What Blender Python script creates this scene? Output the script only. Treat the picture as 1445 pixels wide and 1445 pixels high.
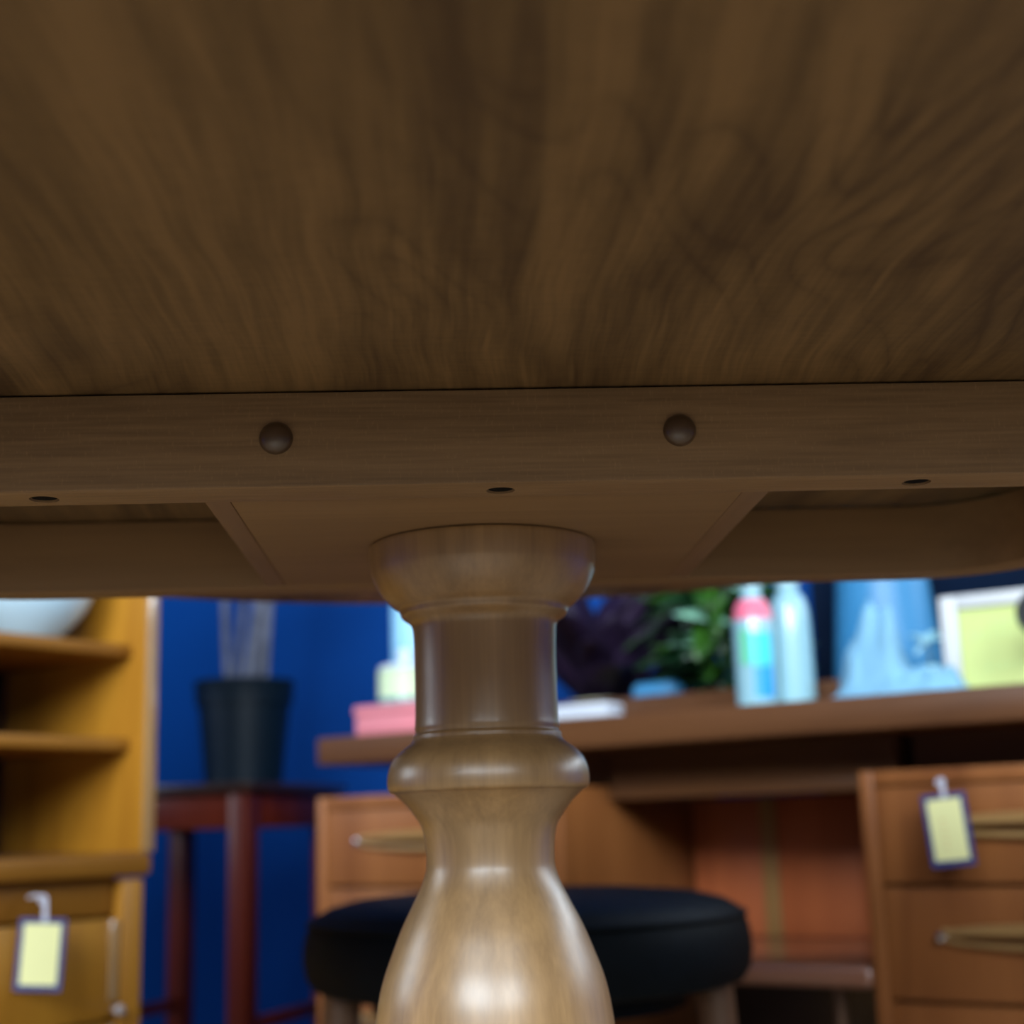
import bpy, bmesh, math, random
from mathutils import Vector, Matrix

for o in list(bpy.data.objects):
    bpy.data.objects.remove(o)
scn = bpy.context.scene
COL = scn.collection
rad = math.radians

# ------------------------------------------------------------------ camera
F_PX = 2050.0
CAM_H = 0.52
pitch = math.atan(443 / F_PX)
roll = 0.031
R0 = Vector((1, 0, 0)); U0 = Vector((0, -math.sin(pitch), math.cos(pitch)))
FW = Vector((0, math.cos(pitch), math.sin(pitch)))
RR = math.cos(roll) * R0 - math.sin(roll) * U0
UU = math.sin(roll) * R0 + math.cos(roll) * U0
cam_d = bpy.data.cameras.new('camera')
cam_d.sensor_width = 36.0
cam_d.lens = F_PX / 1445 * 36.0
cam_d.clip_start = 0.02
cam_d.dof.use_dof = True
cam_d.dof.focus_distance = 0.64
cam_d.dof.aperture_fstop = 5.8
cam = bpy.data.objects.new('camera', cam_d)
COL.objects.link(cam)
cam.matrix_world = Matrix(((RR.x, UU.x, -FW.x, 0), (RR.y, UU.y, -FW.y, 0), (RR.z, UU.z, -FW.z, CAM_H), (0, 0, 0, 1)))
scn.camera = cam

# ------------------------------------------------------------------ exposure, world
scn.view_settings.view_transform = 'Standard'
scn.view_settings.look = 'None'
scn.view_settings.gamma = 1
scn.view_settings.use_curve_mapping = False
scn.view_settings.exposure = 0.0
world = bpy.data.worlds.new('sky'); scn.world = world
world.use_nodes = True
bgn = world.node_tree.nodes['Background']
bgn.inputs[0].default_value = (0.55, 0.72, 1.0, 1); bgn.inputs[1].default_value = 1.0

# room frame: u runs along the back wall, w runs towards it
ROT = rad(-34.5)
UX = Vector((math.cos(ROT), math.sin(ROT), 0)); WX = Vector((-math.sin(ROT), math.cos(ROT), 0))
ORG = Vector((-0.287, 2.082, 0))
def room(u, w, z=0.0): return ORG + UX * u + WX * w + Vector((0, 0, z))
W_BACK, U_LEFT, W_FRONT, U_RIGHT, Z_CEIL = 0.60, -1.15, -4.4, 3.6, 3.7

def window_light(name, u, w, z, su, sz, power, face, col=(0.80, 0.91, 1.0)):
    """daylight just inside a window opening; face = room direction the light goes"""
    d = bpy.data.lights.new(name, 'AREA'); d.shape = 'RECTANGLE'; d.size = su; d.size_y = sz
    d.energy = power; d.color = col
    o = bpy.data.objects.new(name, d); COL.objects.link(o)
    o.location = room(u, w, z)
    o.rotation_euler = face.to_track_quat('-Z', 'Y').to_euler()
    return o
window_light('daylight_front_window', 2.10, W_FRONT + 0.03, 2.55, 2.2, 1.85, 370, WX)
window_light('daylight_right_window', U_RIGHT - 0.03, -2.95, 2.2, 1.6, 1.4, 165, -UX)
window_light('daylight_left_window', U_LEFT + 0.03, -1.6, 1.42, 1.2, 1.1, 28, UX)
window_light('daylight_back_window', 1.80, W_BACK - 0.03, 1.50, 1.6, 1.1, 30, -WX)

# ------------------------------------------------------------------ helpers
def NM(): return bmesh.new()

def box(bm, x0, x1, y0, y1, z0, z1, bev=0.0, seg=2, M=None):
    t = bmesh.new()
    bmesh.ops.create_cube(t, size=1)
    for v in t.verts:
        v.co = Vector(((x0 + x1) / 2 + v.co.x * (x1 - x0), (y0 + y1) / 2 + v.co.y * (y1 - y0), (z0 + z1) / 2 + v.co.z * (z1 - z0)))
    if bev > 0:
        bmesh.ops.bevel(t, geom=t.edges[:], offset=bev, segments=seg, affect='EDGES', profile=0.5)
    merge(bm, t, M)

def merge(bm, t, M=None):
    if M is not None:
        bmesh.ops.transform(t, matrix=M, verts=t.verts[:])
    me = bpy.data.meshes.new('tmp'); t.to_mesh(me); t.free()
    bm.from_mesh(me); bpy.data.meshes.remove(me)

def lathe(bm, prof, seg=48, M=None, cap=True):
    t = bmesh.new()
    rings = []
    for r, z in prof:
        if r < 1e-6:
            rings.append([t.verts.new((0, 0, z))])
        else:
            rings.append([t.verts.new((r * math.cos(2 * math.pi * k / seg), r * math.sin(2 * math.pi * k / seg), z)) for k in range(seg)])
    for a, b in zip(rings[:-1], rings[1:]):
        for k in range(seg):
            k2 = (k + 1) % seg
            if len(a) == 1 and len(b) == 1: continue
            if len(a) == 1: t.faces.new((a[0], b[k2], b[k]))
            elif len(b) == 1: t.faces.new((a[k], a[k2], b[0]))
            else: t.faces.new((a[k], a[k2], b[k2], b[k]))
    if cap:
        for rg in (rings[0], rings[-1]):
            if len(rg) > 2: t.faces.new(rg)
    bmesh.ops.recalc_face_normals(t, faces=t.faces[:])
    merge(bm, t, M)

def tube(bm, pts, r, seg=10, M=None):
    """round bar through pts; r a number or one radius per point"""
    t = bmesh.new(); pts = [Vector(p) for p in pts]
    rs = r if isinstance(r, (list, tuple)) else [r] * len(pts)
    rings = []; prev = None
    for i, p in enumerate(pts):
        d = (pts[min(i + 1, len(pts) - 1)] - pts[max(i - 1, 0)]).normalized()
        if prev is None:
            a = d.cross(Vector((0, 0, 1)))
            if a.length < 0.1: a = d.cross(Vector((1, 0, 0)))
        else:
            a = prev - d * prev.dot(d)
        a.normalize(); prev = a; b = d.cross(a)
        rings.append([t.verts.new(p + (a * math.cos(2 * math.pi * k / seg) + b * math.sin(2 * math.pi * k / seg)) * rs[i]) for k in range(seg)])
    for a, b in zip(rings[:-1], rings[1:]):
        for k in range(seg):
            t.faces.new((a[k], a[(k + 1) % seg], b[(k + 1) % seg], b[k]))
    t.faces.new(rings[0]); t.faces.new(rings[-1])
    bmesh.ops.recalc_face_normals(t, faces=t.faces[:])
    merge(bm, t, M)

def prism(bm, poly, z0, z1, bev=0.0, M=None):
    t = bmesh.new()
    lo = [t.verts.new((x, y, z0)) for x, y in poly]; hi = [t.verts.new((x, y, z1)) for x, y in poly]
    t.faces.new(list(reversed(lo))); t.faces.new(hi); n = len(poly)
    for k in range(n): t.faces.new((lo[k], lo[(k + 1) % n], hi[(k + 1) % n], hi[k]))
    bmesh.ops.recalc_face_normals(t, faces=t.faces[:])
    if bev > 0:
        es = [e for e in t.edges if len(e.link_faces) == 2 and e.calc_face_angle(0) > 0.7]
        bmesh.ops.bevel(t, geom=es, offset=bev, segments=2, affect='EDGES', profile=0.5)
    merge(bm, t, M)

def obj(name, bm, mat, parent=None, sharp=25):
    me = bpy.data.meshes.new(name); bm.to_mesh(me); bm.free()
    for p in me.polygons: p.use_smooth = True
    me.set_sharp_from_angle(angle=rad(sharp))
    if mat: me.materials.append(mat)
    o = bpy.data.objects.new(name, me); COL.objects.link(o)
    if parent: o.parent = parent
    return o

def thing(name, label, cat, loc, rotz=0.0, group=None):
    o = bpy.data.objects.new(name, None); COL.objects.link(o)
    o.empty_display_size = 0.05
    o.location = loc; o.rotation_euler = (0, 0, rotz)
    o['label'] = label; o['category'] = cat
    if group: o['group'] = group
    return o

def tag(o, label, cat, group=None):
    o['label'] = label; o['category'] = cat
    if group: o['group'] = group
    return o

def structure(o): o['kind'] = 'structure'; return o

def TR(x=0, y=0, z=0, rx=0, ry=0, rz=0):
    return Matrix.Translation((x, y, z)) @ Matrix.Rotation(rz, 4, 'Z') @ Matrix.Rotation(ry, 4, 'Y') @ Matrix.Rotation(rx, 4, 'X')

# ------------------------------------------------------------------ materials
def new_mat(name):
    m = bpy.data.materials.new(name); m.use_nodes = True
    nt = m.node_tree; return m, nt, nt.nodes['Principled BSDF']

def plain(name, col, rough=0.5, spec=0.5, metal=0.0, coat=0.0, trans=0.0, var=0.08, vscale=12.0, sub=0.0, alpha=1.0):
    m, nt, b = new_mat(name)
    tc = nt.nodes.new('ShaderNodeTexCoord'); no = nt.nodes.new('ShaderNodeTexNoise')
    no.inputs['Scale'].default_value = vscale; no.inputs['Detail'].default_value = 4
    nt.links.new(tc.outputs['Object'], no.inputs['Vector'])
    rp = nt.nodes.new('ShaderNodeValToRGB')
    rp.color_ramp.elements[0].position = 0.3; rp.color_ramp.elements[1].position = 0.7
    rp.color_ramp.elements[0].color = tuple(c * (1 - var) for c in col) + (1,)
    rp.color_ramp.elements[1].color = tuple(min(1, c * (1 + var)) for c in col) + (1,)
    nt.links.new(no.outputs['Fac'], rp.inputs['Fac']); nt.links.new(rp.outputs['Color'], b.inputs['Base Color'])
    b.inputs['Roughness'].default_value = rough; b.inputs['Specular IOR Level'].default_value = spec
    b.inputs['Metallic'].default_value = metal; b.inputs['Coat Weight'].default_value = coat
    b.inputs['Transmission Weight'].default_value = trans
    b.inputs['Alpha'].default_value = alpha
    return m

def wood(name, dark, light, axis='z', scale=9.0, stretch=0.10, contour=14.0, cmix=0.35, fine=0.25, fscale=260.0,
         rough=0.4, coat=0.0, coat_rough=0.12, flecks=0.0, bump=0.03, spec=0.4, distort=1.2):
    """veneer / solid timber: stretched noise, contour lines (cathedral figure), fine pores along `axis`"""
    m, nt, b = new_mat(name); N = nt.nodes; L = nt.links
    tc = N.new('ShaderNodeTexCoord')
    def mapping(s_long, s_cross=1.0):
        mp = N.new('ShaderNodeMapping')
        sc = {'x': (s_long, s_cross, s_cross), 'y': (s_cross, s_long, s_cross), 'z': (s_cross, s_cross, s_long)}[axis]
        mp.inputs['Scale'].default_value = sc
        L.new(tc.outputs['Object'], mp.inputs['Vector']); return mp.outputs['Vector']
    def noise(vec, sc, det, dist=0.0):
        n = N.new('ShaderNodeTexNoise'); n.inputs['Scale'].default_value = sc; n.inputs['Detail'].default_value = det
        n.inputs['Distortion'].default_value = dist; L.new(vec, n.inputs['Vector']); return n.outputs['Fac']
    def math_(op, a, bb=None):
        n = N.new('ShaderNodeMath'); n.operation = op
        for i, v in enumerate((a, bb)):
            if v is None: continue
            if isinstance(v, (int, float)): n.inputs[i].default_value = v
            else: L.new(v, n.inputs[i])
        return n.outputs[0]
    base = noise(mapping(stretch), scale, 5, distort)
    fig = noise(mapping(stretch * 2.2), scale * 0.55, 2.5, 0.6)
    ring = math_('ABSOLUTE', math_('SINE', math_('MULTIPLY', fig, contour)))
    ring = math_('POWER', ring, 0.6)
    pores = noise(mapping(0.035), fscale, 3)
    v = math_('ADD', math_('MULTIPLY', base, 1.0 - cmix), math_('MULTIPLY', ring, cmix))
    v = math_('ADD', math_('MULTIPLY', v, 1.0 - fine), math_('MULTIPLY', pores, fine))
    if flecks > 0:
        mp = N.new('ShaderNodeMapping')
        mp.inputs['Scale'].default_value = {'x': (1.0, 1.0, 0.28), 'y': (1.0, 1.0, 0.3), 'z': (1, 1, 0.3)}[axis]
        mp.inputs['Rotation'].default_value = (0, 0.25, 0)
        L.new(tc.outputs['Object'], mp.inputs['Vector'])
        fl = noise(mp.outputs['Vector'], 900, 2)
        fl = math_('MULTIPLY', math_('MAXIMUM', math_('SUBTRACT', fl, 0.58), 0.0), flecks * 4)
        v = math_('ADD', v, fl)
    rp = N.new('ShaderNodeValToRGB'); cr = rp.color_ramp
    cr.elements[0].position = 0.28; cr.elements[1].position = 0.74
    cr.elements[0].color = tuple(dark) + (1,); cr.elements[1].color = tuple(light) + (1,)
    L.new(v, rp.inputs['Fac']); L.new(rp.outputs['Color'], b.inputs['Base Color'])
    bp = N.new('ShaderNodeBump'); bp.inputs['Strength'].default_value = bump; bp.inputs['Distance'].default_value = 0.001
    L.new(pores, bp.inputs['Height']); L.new(bp.outputs['Normal'], b.inputs['Normal'])
    b.inputs['Roughness'].default_value = rough; b.inputs['Specular IOR Level'].default_value = spec
    b.inputs['Coat Weight'].default_value = coat; b.inputs['Coat Roughness'].default_value = coat_rough
    return m

M = {}
def veneer(name):
    """figured veneer: fine streaks along y, broad bands, patches of cathedral lines, faint cross ripple"""
    m, nt, b = new_mat(name); N = nt.nodes; L = nt.links
    tc = N.new('ShaderNodeTexCoord')
    # slow bending of the grain
    w1 = N.new('ShaderNodeTexNoise'); w1.inputs['Scale'].default_value = 4.5; w1.inputs['Detail'].default_value = 2
    L.new(tc.outputs['Object'], w1.inputs['Vector'])
    sub = N.new('ShaderNodeVectorMath'); sub.operation = 'SUBTRACT'; sub.inputs[1].default_value = (.5, .5, .5); L.new(w1.outputs['Color'], sub.inputs[0])
    mul = N.new('ShaderNodeVectorMath'); mul.operation = 'MULTIPLY'; mul.inputs[1].default_value = (.036, 0.02, 0); L.new(sub.outputs[0], mul.inputs[0])
    add = N.new('ShaderNodeVectorMath'); add.operation = 'ADD'; L.new(tc.outputs['Object'], add.inputs[0]); L.new(mul.outputs[0], add.inputs[1])
    def noise(scale3, sc, det, dist=0.0, rough=.5):
        mp = N.new('ShaderNodeMapping'); mp.inputs['Scale'].default_value = scale3; L.new(add.outputs[0], mp.inputs['Vector'])
        n = N.new('ShaderNodeTexNoise'); n.inputs['Scale'].default_value = sc; n.inputs['Detail'].default_value = det
        n.inputs['Distortion'].default_value = dist; n.inputs['Roughness'].default_value = rough
        L.new(mp.outputs['Vector'], n.inputs['Vector']); return n.outputs['Fac']
    def mt(op, a, bb=None, clamp=False):
        n = N.new('ShaderNodeMath'); n.operation = op; n.use_clamp = clamp
        for i, v in enumerate((a, bb)):
            if v is None: continue
            if isinstance(v, (int, float)): n.inputs[i].default_value = v
            else: L.new(v, n.inputs[i])
        return n.outputs[0]
    bands = noise((1, .16, 1), 16, 4, 1.0)
    streak = noise((1, .05, 1), 75, 5, .3, .65)
    fine = noise((1, .04, 1), 420, 3)
    ripple = noise((.22, 1, 1), 330, 2)
    fig = noise((1, .42, 1), 5.5, 2.2, .8)
    line = mt('POWER', mt('ABSOLUTE', mt('SINE', mt('MULTIPLY', fig, 62.0))), .45)          # dark thin contour lines
    mask = mt('MULTIPLY', mt('SUBTRACT', noise((1, .8, 1), 4.2, 1.5), .46), 5.0, True)
    line = mt('SUBTRACT', 1.0, mt('MULTIPLY', mt('SUBTRACT', 1.0, line), mask))
    v = mt('ADD', mt('MULTIPLY', bands, .36), mt('MULTIPLY', streak, .40))
    v = mt('ADD', v, mt('MULTIPLY', fine, .16)); v = mt('ADD', v, mt('MULTIPLY', ripple, .08))
    v = mt('SUBTRACT', v, mt('MULTIPLY', mt('SUBTRACT', 1.0, line), .17))
    rp = N.new('ShaderNodeValToRGB'); cr = rp.color_ramp
    cr.elements[0].position = .385; cr.elements[0].color = (.076, .042, .018, 1)
    cr.elements[1].position = .60; cr.elements[1].color = (.205, .120, .049, 1)
    e = cr.elements.new(.49); e.color = (.134, .079, .032, 1)
    L.new(v, rp.inputs['Fac']); L.new(rp.outputs['Color'], b.inputs['Base Color'])
    b.inputs['Roughness'].default_value = .48; b.inputs['Specular IOR Level'].default_value = .3
    return m
M['veneer'] = veneer('table_veneer')
M['rail'] = wood('rail_beech', (0.149, 0.088, 0.043), (0.315, 0.193, 0.095), axis='x', scale=26, stretch=0.10, contour=8, cmix=0.12, fine=0.42, rough=0.5, flecks=0.20, spec=0.3, fscale=600)
M['under'] = wood('underframe_wood', (0.167, 0.095, 0.042), (0.268, 0.157, 0.072), axis='x', scale=22, stretch=0.07, contour=8, cmix=0.15, fine=0.2, rough=0.5, spec=0.3)
M['plug'] = wood('plug_wood', (0.055, 0.030, 0.016), (0.085, 0.048, 0.026), axis='z', scale=40, stretch=0.2, rough=0.35, coat=0.6, coat_rough=0.25)
M['batten'] = wood('batten_wood', (0.158, 0.086, 0.044), (0.241, 0.140, 0.074), axis='y', scale=26, stretch=0.07, contour=6, cmix=0.15, fine=0.2, rough=0.5)
M['turned'] = wood('turned_wood', (0.1881, 0.1004, 0.0351), (0.3686, 0.2120, 0.0837), axis='z', scale=60, stretch=0.026, contour=9, cmix=0.14, fine=0.34, rough=0.45, coat=1.0, coat_rough=0.33, fscale=420)
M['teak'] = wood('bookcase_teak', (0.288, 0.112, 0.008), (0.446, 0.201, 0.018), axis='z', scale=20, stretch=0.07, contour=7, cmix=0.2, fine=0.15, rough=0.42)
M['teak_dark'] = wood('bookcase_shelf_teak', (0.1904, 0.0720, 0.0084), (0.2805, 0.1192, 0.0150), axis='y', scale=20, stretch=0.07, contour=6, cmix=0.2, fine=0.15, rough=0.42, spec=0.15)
M['teak_edge'] = wood('bookcase_edge_lacquer', (0.30, 0.17, 0.07), (0.42, 0.25, 0.11), axis='z', scale=24, stretch=0.05, contour=6, cmix=0.15, fine=0.15, rough=0.2, coat=1.0, coat_rough=0.10, spec=0.6)
M['teak_edge'].node_tree.nodes['Principled BSDF'].inputs['Coat IOR'].default_value = 2.4
M['desk'] = wood('desk_afrormosia', (0.1565, 0.0472, 0.0118), (0.2723, 0.0965, 0.0269), axis='z', scale=16, stretch=0.07, contour=8, cmix=0.3, fine=0.12, rough=0.42, spec=0.3)
M['desk_top'] = wood('desk_top_wood', (0.0655, 0.0243, 0.0090), (0.1149, 0.0459, 0.0173), axis='x', scale=14, stretch=0.09, contour=6, cmix=0.25, fine=0.12, rough=0.4, spec=0.18)
M['desk_back'] = wood('desk_kneehole_panel', (0.300, 0.070, 0.022), (0.480, 0.128, 0.041), axis='z', scale=13, stretch=0.06, contour=5, cmix=0.25, fine=0.12, rough=0.45)
M['desk_light_streak'] = wood('kneehole_light_streak', (0.24, 0.12, 0.038), (0.33, 0.17, 0.055), axis='z', scale=16, stretch=0.06, contour=5, cmix=0.2, fine=0.1, rough=0.45)  # paler wood colour paints a streak of light on the back panel
M['shelf_gloss'] = wood('polished_kneehole_shelf', (0.16, 0.06, 0.035), (0.26, 0.105, 0.06), axis='x', scale=14, stretch=0.09, contour=6, cmix=0.2, fine=0.1, rough=0.3, coat=1.0, coat_rough=0.16, spec=0.6)
M['handle'] = wood('carved_handle_wood', (0.25, 0.135, 0.045), (0.38, 0.22, 0.08), axis='x', scale=20, stretch=0.06, contour=6, cmix=0.2, fine=0.1, rough=0.32)
M['mahogany'] = wood('mahogany', (0.0660, 0.0067, 0.0021), (0.1320, 0.0168, 0.0049), axis='z', scale=20, stretch=0.06, contour=6, cmix=0.25, fine=0.1, rough=0.4, coat=0.1, spec=0.2)
M['mahogany_and_shade'] = wood('mahogany_and_shade', (0.018, 0.008, 0.006), (0.035, 0.014, 0.010), axis='x', scale=20, stretch=0.06, contour=6, cmix=0.25, fine=0.1, rough=0.3, coat=0.4)  # side table top; also painted shade in the bookcase and under the desk shelf
M['stool_leg'] = wood('stool_leg_wood', (0.1000, 0.0500, 0.0275), (0.1600, 0.0850, 0.0475), axis='z', scale=30, stretch=0.05, contour=6, cmix=0.2, fine=0.1, rough=0.4)
M['leather'] = plain('black_leather', (0.003, 0.005, 0.007), rough=0.6, spec=0.08, var=0.2, vscale=60)
M['blue_wall'] = plain('blue_wall_paint', (0.0008, 0.048, 0.235), rough=0.7, spec=0.12, var=0.05, vscale=3)
M['white_wall'] = plain('grey_wall_paint', (0.10, 0.10, 0.11), rough=0.8, var=0.04, vscale=3)
M['ceiling'] = plain('ceiling_paint', (0.25, 0.25, 0.25), rough=0.85, var=0.03, vscale=3)
M['floor'] = wood('floor_boards', (0.17, 0.125, 0.08), (0.28, 0.205, 0.13), axis='x', scale=8, stretch=0.08, contour=6, cmix=0.2, fine=0.1, rough=0.45)
M['plastic_black'] = plain('black_plastic_pot', (0.003, 0.010, 0.018), rough=0.45, spec=0.25, var=0.1)
M['stem'] = plain('dry_grey_stem', (0.13, 0.14, 0.19), rough=0.7, var=0.3, vscale=40)
M['soil'] = plain('potting_soil', (0.02, 0.014, 0.010), rough=0.95, var=0.4, vscale=90)
M['pink'] = plain('pink_card', (0.62, 0.19, 0.22), rough=0.5)
M['paper'] = plain('cream_paper', (0.80, 0.78, 0.72), rough=0.7, var=0.03)
M['white'] = plain('white_plastic', (0.62, 0.66, 0.74), rough=0.35, var=0.02)
M['glaze'] = plain('white_glaze', (0.42, 0.58, 0.68), rough=0.2, var=0.02, coat=0.4)
M['pale_blue'] = plain('pale_blue_glaze', (0.25, 0.52, 0.72), rough=0.35, var=0.05)
M['bucket'] = plain('light_blue_plastic', (0.035, 0.20, 0.40), rough=0.45, var=0.05)
M['tissue'] = plain('pale_blue_tissue', (0.17, 0.37, 0.52), rough=0.7, var=0.08, vscale=20)
M['jar'] = plain('pale_green_wax', (0.55, 0.66, 0.42), rough=0.4, var=0.04)
M['jar_glass'] = plain('dark_teal_glass', (0.10, 0.24, 0.26), rough=0.15, var=0.05)
M['leaf'] = plain('green_leaf', (0.028, 0.10, 0.010), rough=0.38, var=0.45, vscale=25)
M['leaf_dark'] = plain('dark_green_leaf', (0.006, 0.030, 0.010), rough=0.32, var=0.4, vscale=25)
M['leaf_light'] = plain('glossy_pale_leaf', (0.22, 0.46, 0.32), rough=0.22, var=0.2, vscale=25)
M['leaf_purple'] = plain('purple_leaf', (0.014, 0.006, 0.022), rough=0.55, spec=0.3, var=0.4, vscale=20)
M['beige'] = plain('beige_stoneware', (0.38, 0.36, 0.24), rough=0.6)
M['sign_frame'] = plain('white_frame', (0.55, 0.55, 0.55), rough=0.45, var=0.03)
M['yellow'] = plain('yellow_paper', (0.52, 0.58, 0.20), rough=0.7, var=0.03)
M['ink'] = plain('green_ink', (0.50, 0.62, 0.24), rough=0.7, var=0.05)
M['tag_yellow'] = plain('tag_yellow_card', (0.74, 0.72, 0.34), rough=0.7, var=0.03)
M['tag_navy'] = plain('tag_navy_border', (0.020, 0.035, 0.16), rough=0.5, var=0.05)
M['tag_red'] = plain('tag_red_ink', (0.72, 0.55, 0.26), rough=0.7, var=0.05)
M['string'] = plain('tag_string', (0.55, 0.56, 0.66), rough=0.6, var=0.05)
M['knob'] = plain('worn_metal_knob', (0.34, 0.29, 0.28), rough=0.4, metal=0.3)
M['clear'] = plain('clear_plastic', (0.62, 0.82, 0.86), rough=0.12, trans=0.45, var=0.03)
M['bottle_white'] = plain('bottle_white_plastic', (0.27, 0.48, 0.55), rough=0.2, var=0.05, coat=0.5)
M['label_cyan'] = plain('label_cyan', (0.05, 0.58, 0.78), rough=0.4, var=0.15)
M['label_pink'] = plain('label_pink', (0.80, 0.16, 0.25), rough=0.4, var=0.1)
M['label_green'] = plain('label_green', (0.12, 0.55, 0.30), rough=0.4, var=0.1)
M['label_blue'] = plain('label_blue', (0.02, 0.30, 0.70), rough=0.4, var=0.1)
M['chrome'] = plain('chrome', (0.8, 0.84, 0.88), rough=0.15, metal=1.0, var=0.02)
M['navy'] = plain('navy_black_panel', (0.001, 0.006, 0.020), rough=0.75, spec=0.08, var=0.15, vscale=5)
M['black'] = plain('black_plastic', (0.012, 0.012, 0.013), rough=0.4)
M['hole'] = plain('hole_shade_black', (0.003, 0.003, 0.0035), rough=0.8, spec=0.1)  # black that paints the shade inside the bores
M['petal'] = plain('pale_blue_petal', (0.45, 0.72, 0.78), rough=0.6, var=0.06)
M['pane'] = plain('window_glass', (0.95, 0.97, 0.98), rough=0.02, trans=1.0, var=0.01)
M['win_frame'] = plain('window_frame_paint', (0.5, 0.5, 0.48), rough=0.5)

# ------------------------------------------------------------------ room shell
def wall_with_openings(name, length, height, thick, openings, mat, loc, rotz):
    """wall in local x (0..length), z; openings = [(x0,x1,z0,z1)] sorted by x"""
    bm = NM(); x = 0
    for (a, b_, c, d) in openings:
        box(bm, x, a, 0, thick, 0, height)
        box(bm, a, b_, 0, thick, 0, c); box(bm, a, b_, 0, thick, d, height)
        x = b_
    box(bm, x, length, 0, thick, 0, height)
    o = obj(name, bm, mat); o.location = loc; o.rotation_euler = (0, 0, rotz)
    return structure(o)

def window_frame(name, x0, x1, z0, z1, thick, loc, rotz):
    bm = NM(); f = 0.05
    box(bm, x0, x1, thick * .3, thick * .7, z0, z0 + f, .004); box(bm, x0, x1, thick * .3, thick * .7, z1 - f, z1, .004)
    box(bm, x0, x0 + f, thick * .3, thick * .7, z0, z1, .004); box(bm, x1 - f, x1, thick * .3, thick * .7, z0, z1, .004)
    o = obj(name, bm, M['win_frame']); o.location = loc; o.rotation_euler = (0, 0, rotz)
    bm = NM(); box(bm, x0 + f * .9, x1 - f * .9, thick * .48, thick * .52, z0 + f * .9, z1 - f * .9); obj('pane', bm, M['pane'], o)
    return structure(o)

T = 0.15
UL = U_RIGHT - U_LEFT; WL = W_BACK - W_FRONT
wall_with_openings('wall_back', UL, Z_CEIL, T, [(.97 - U_LEFT, 2.63 - U_LEFT, 0.93, 2.1)], M['blue_wall'], room(U_LEFT, W_BACK), ROT)
window_frame('window_1', .97 - U_LEFT, 2.63 - U_LEFT, 0.93, 2.1, T, room(U_LEFT, W_BACK), ROT)
fo = [(.95 - U_LEFT, 3.25 - U_LEFT, 1.57, 3.52)]
wall_with_openings('wall_front', UL, Z_CEIL, T, fo, M['white_wall'], room(U_LEFT, W_FRONT - T), ROT)
for i, q in enumerate(fo):
    window_frame('window_%d' % (i + 3), *q, T, room(U_LEFT, W_FRONT - T), ROT)
lo_ = [(-2.25 - W_FRONT, -.95 - W_FRONT, .84, 2.0)]
wall_with_openings('wall_left', WL, Z_CEIL, T, lo_, M['blue_wall'], room(U_LEFT, W_FRONT), ROT + math.pi / 2)
window_frame('window_2', *lo_[0], T, room(U_LEFT, W_FRONT), ROT + math.pi / 2)
ro_ = [(-3.8 - W_FRONT, -2.1 - W_FRONT, 1.45, 2.95)]
wall_with_openings('wall_right', WL, Z_CEIL, T, ro_, M['white_wall'], room(U_RIGHT + T, W_FRONT), ROT + math.pi / 2)
window_frame('window_4', *ro_[0], T, room(U_RIGHT + T, W_FRONT), ROT + math.pi / 2)
bm = NM(); box(bm, U_LEFT - T, U_RIGHT + T, W_FRONT - T, W_BACK + T, -0.1, 0)
o = structure(obj('floor', bm, M['floor'])); o.location = ORG; o.rotation_euler = (0, 0, ROT)
bm = NM(); box(bm, U_LEFT - T, U_RIGHT + T, W_FRONT - T, W_BACK + T, Z_CEIL, Z_CEIL + .1)
o = structure(obj('ceiling', bm, M['ceiling'])); o.location = ORG; o.rotation_euler = (0, 0, ROT)

# ------------------------------------------------------------------ the pedestal table
ZT, ZB = 0.71216, 0.66808          # underside of the top, underside of the rails
TROT = math.atan(0.0509)
tx, ty = -0.01664, 0.772          # pedestal axis
table = thing('pedestal_table', 'large round pedestal dining table seen from underneath, brown veneer top on turned column', 'table', (tx, ty, 0), TROT)
C0 = -0.1488                      # local y of the near rail face
bm = NM()
Rt = 0.500
prof = [(0, ZT), (Rt - .010, ZT)] + [(Rt - .010 + .010 * math.sin(a), ZT + .010 - .010 * math.cos(a)) for a in [rad(20 * k) for k in range(1, 9)]] + [(Rt - .010, ZT + .020), (0, ZT + .020)]
lathe(bm, prof, 128, cap=False)
obj('table_top', bm, M['veneer'], table)
HALF, RO, RI = 0.360, 0.088, 0.0592   # half length of the frame, outer and inner corner radius
def frame_rail(sgn, n=9):
    """one long side of the frame with its two rounded corners; sgn -1 near, +1 far"""
    y0 = C0 if sgn < 0 else C0 + .296
    cy = y0 - sgn * RO; cx = HALF - RO
    pts = []
    for k in range(n + 1):
        a = math.pi / 2 * k / n
        pts.append((-cx - RO * math.cos(a), cy + sgn * RO * math.sin(a)))
    for k in range(n + 1):
        a = math.pi / 2 * (1 - k / n)
        pts.append((cx + RO * math.cos(a), cy + sgn * RO * math.sin(a)))
    for k in range(n + 1):
        a = math.pi / 2 * k / n
        pts.append((cx + RI * math.cos(a), cy + sgn * RI * math.sin(a)))
    for k in range(n + 1):
        a = math.pi / 2 * (1 - k / n)
        pts.append((-cx - RI * math.cos(a), cy + sgn * RI * math.sin(a)))
    b_ = NM(); prism(b_, pts, ZB, ZT - .0008, 0.0012); return b_
front = obj('front_rail', frame_rail(-1), M['rail'], table)
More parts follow.
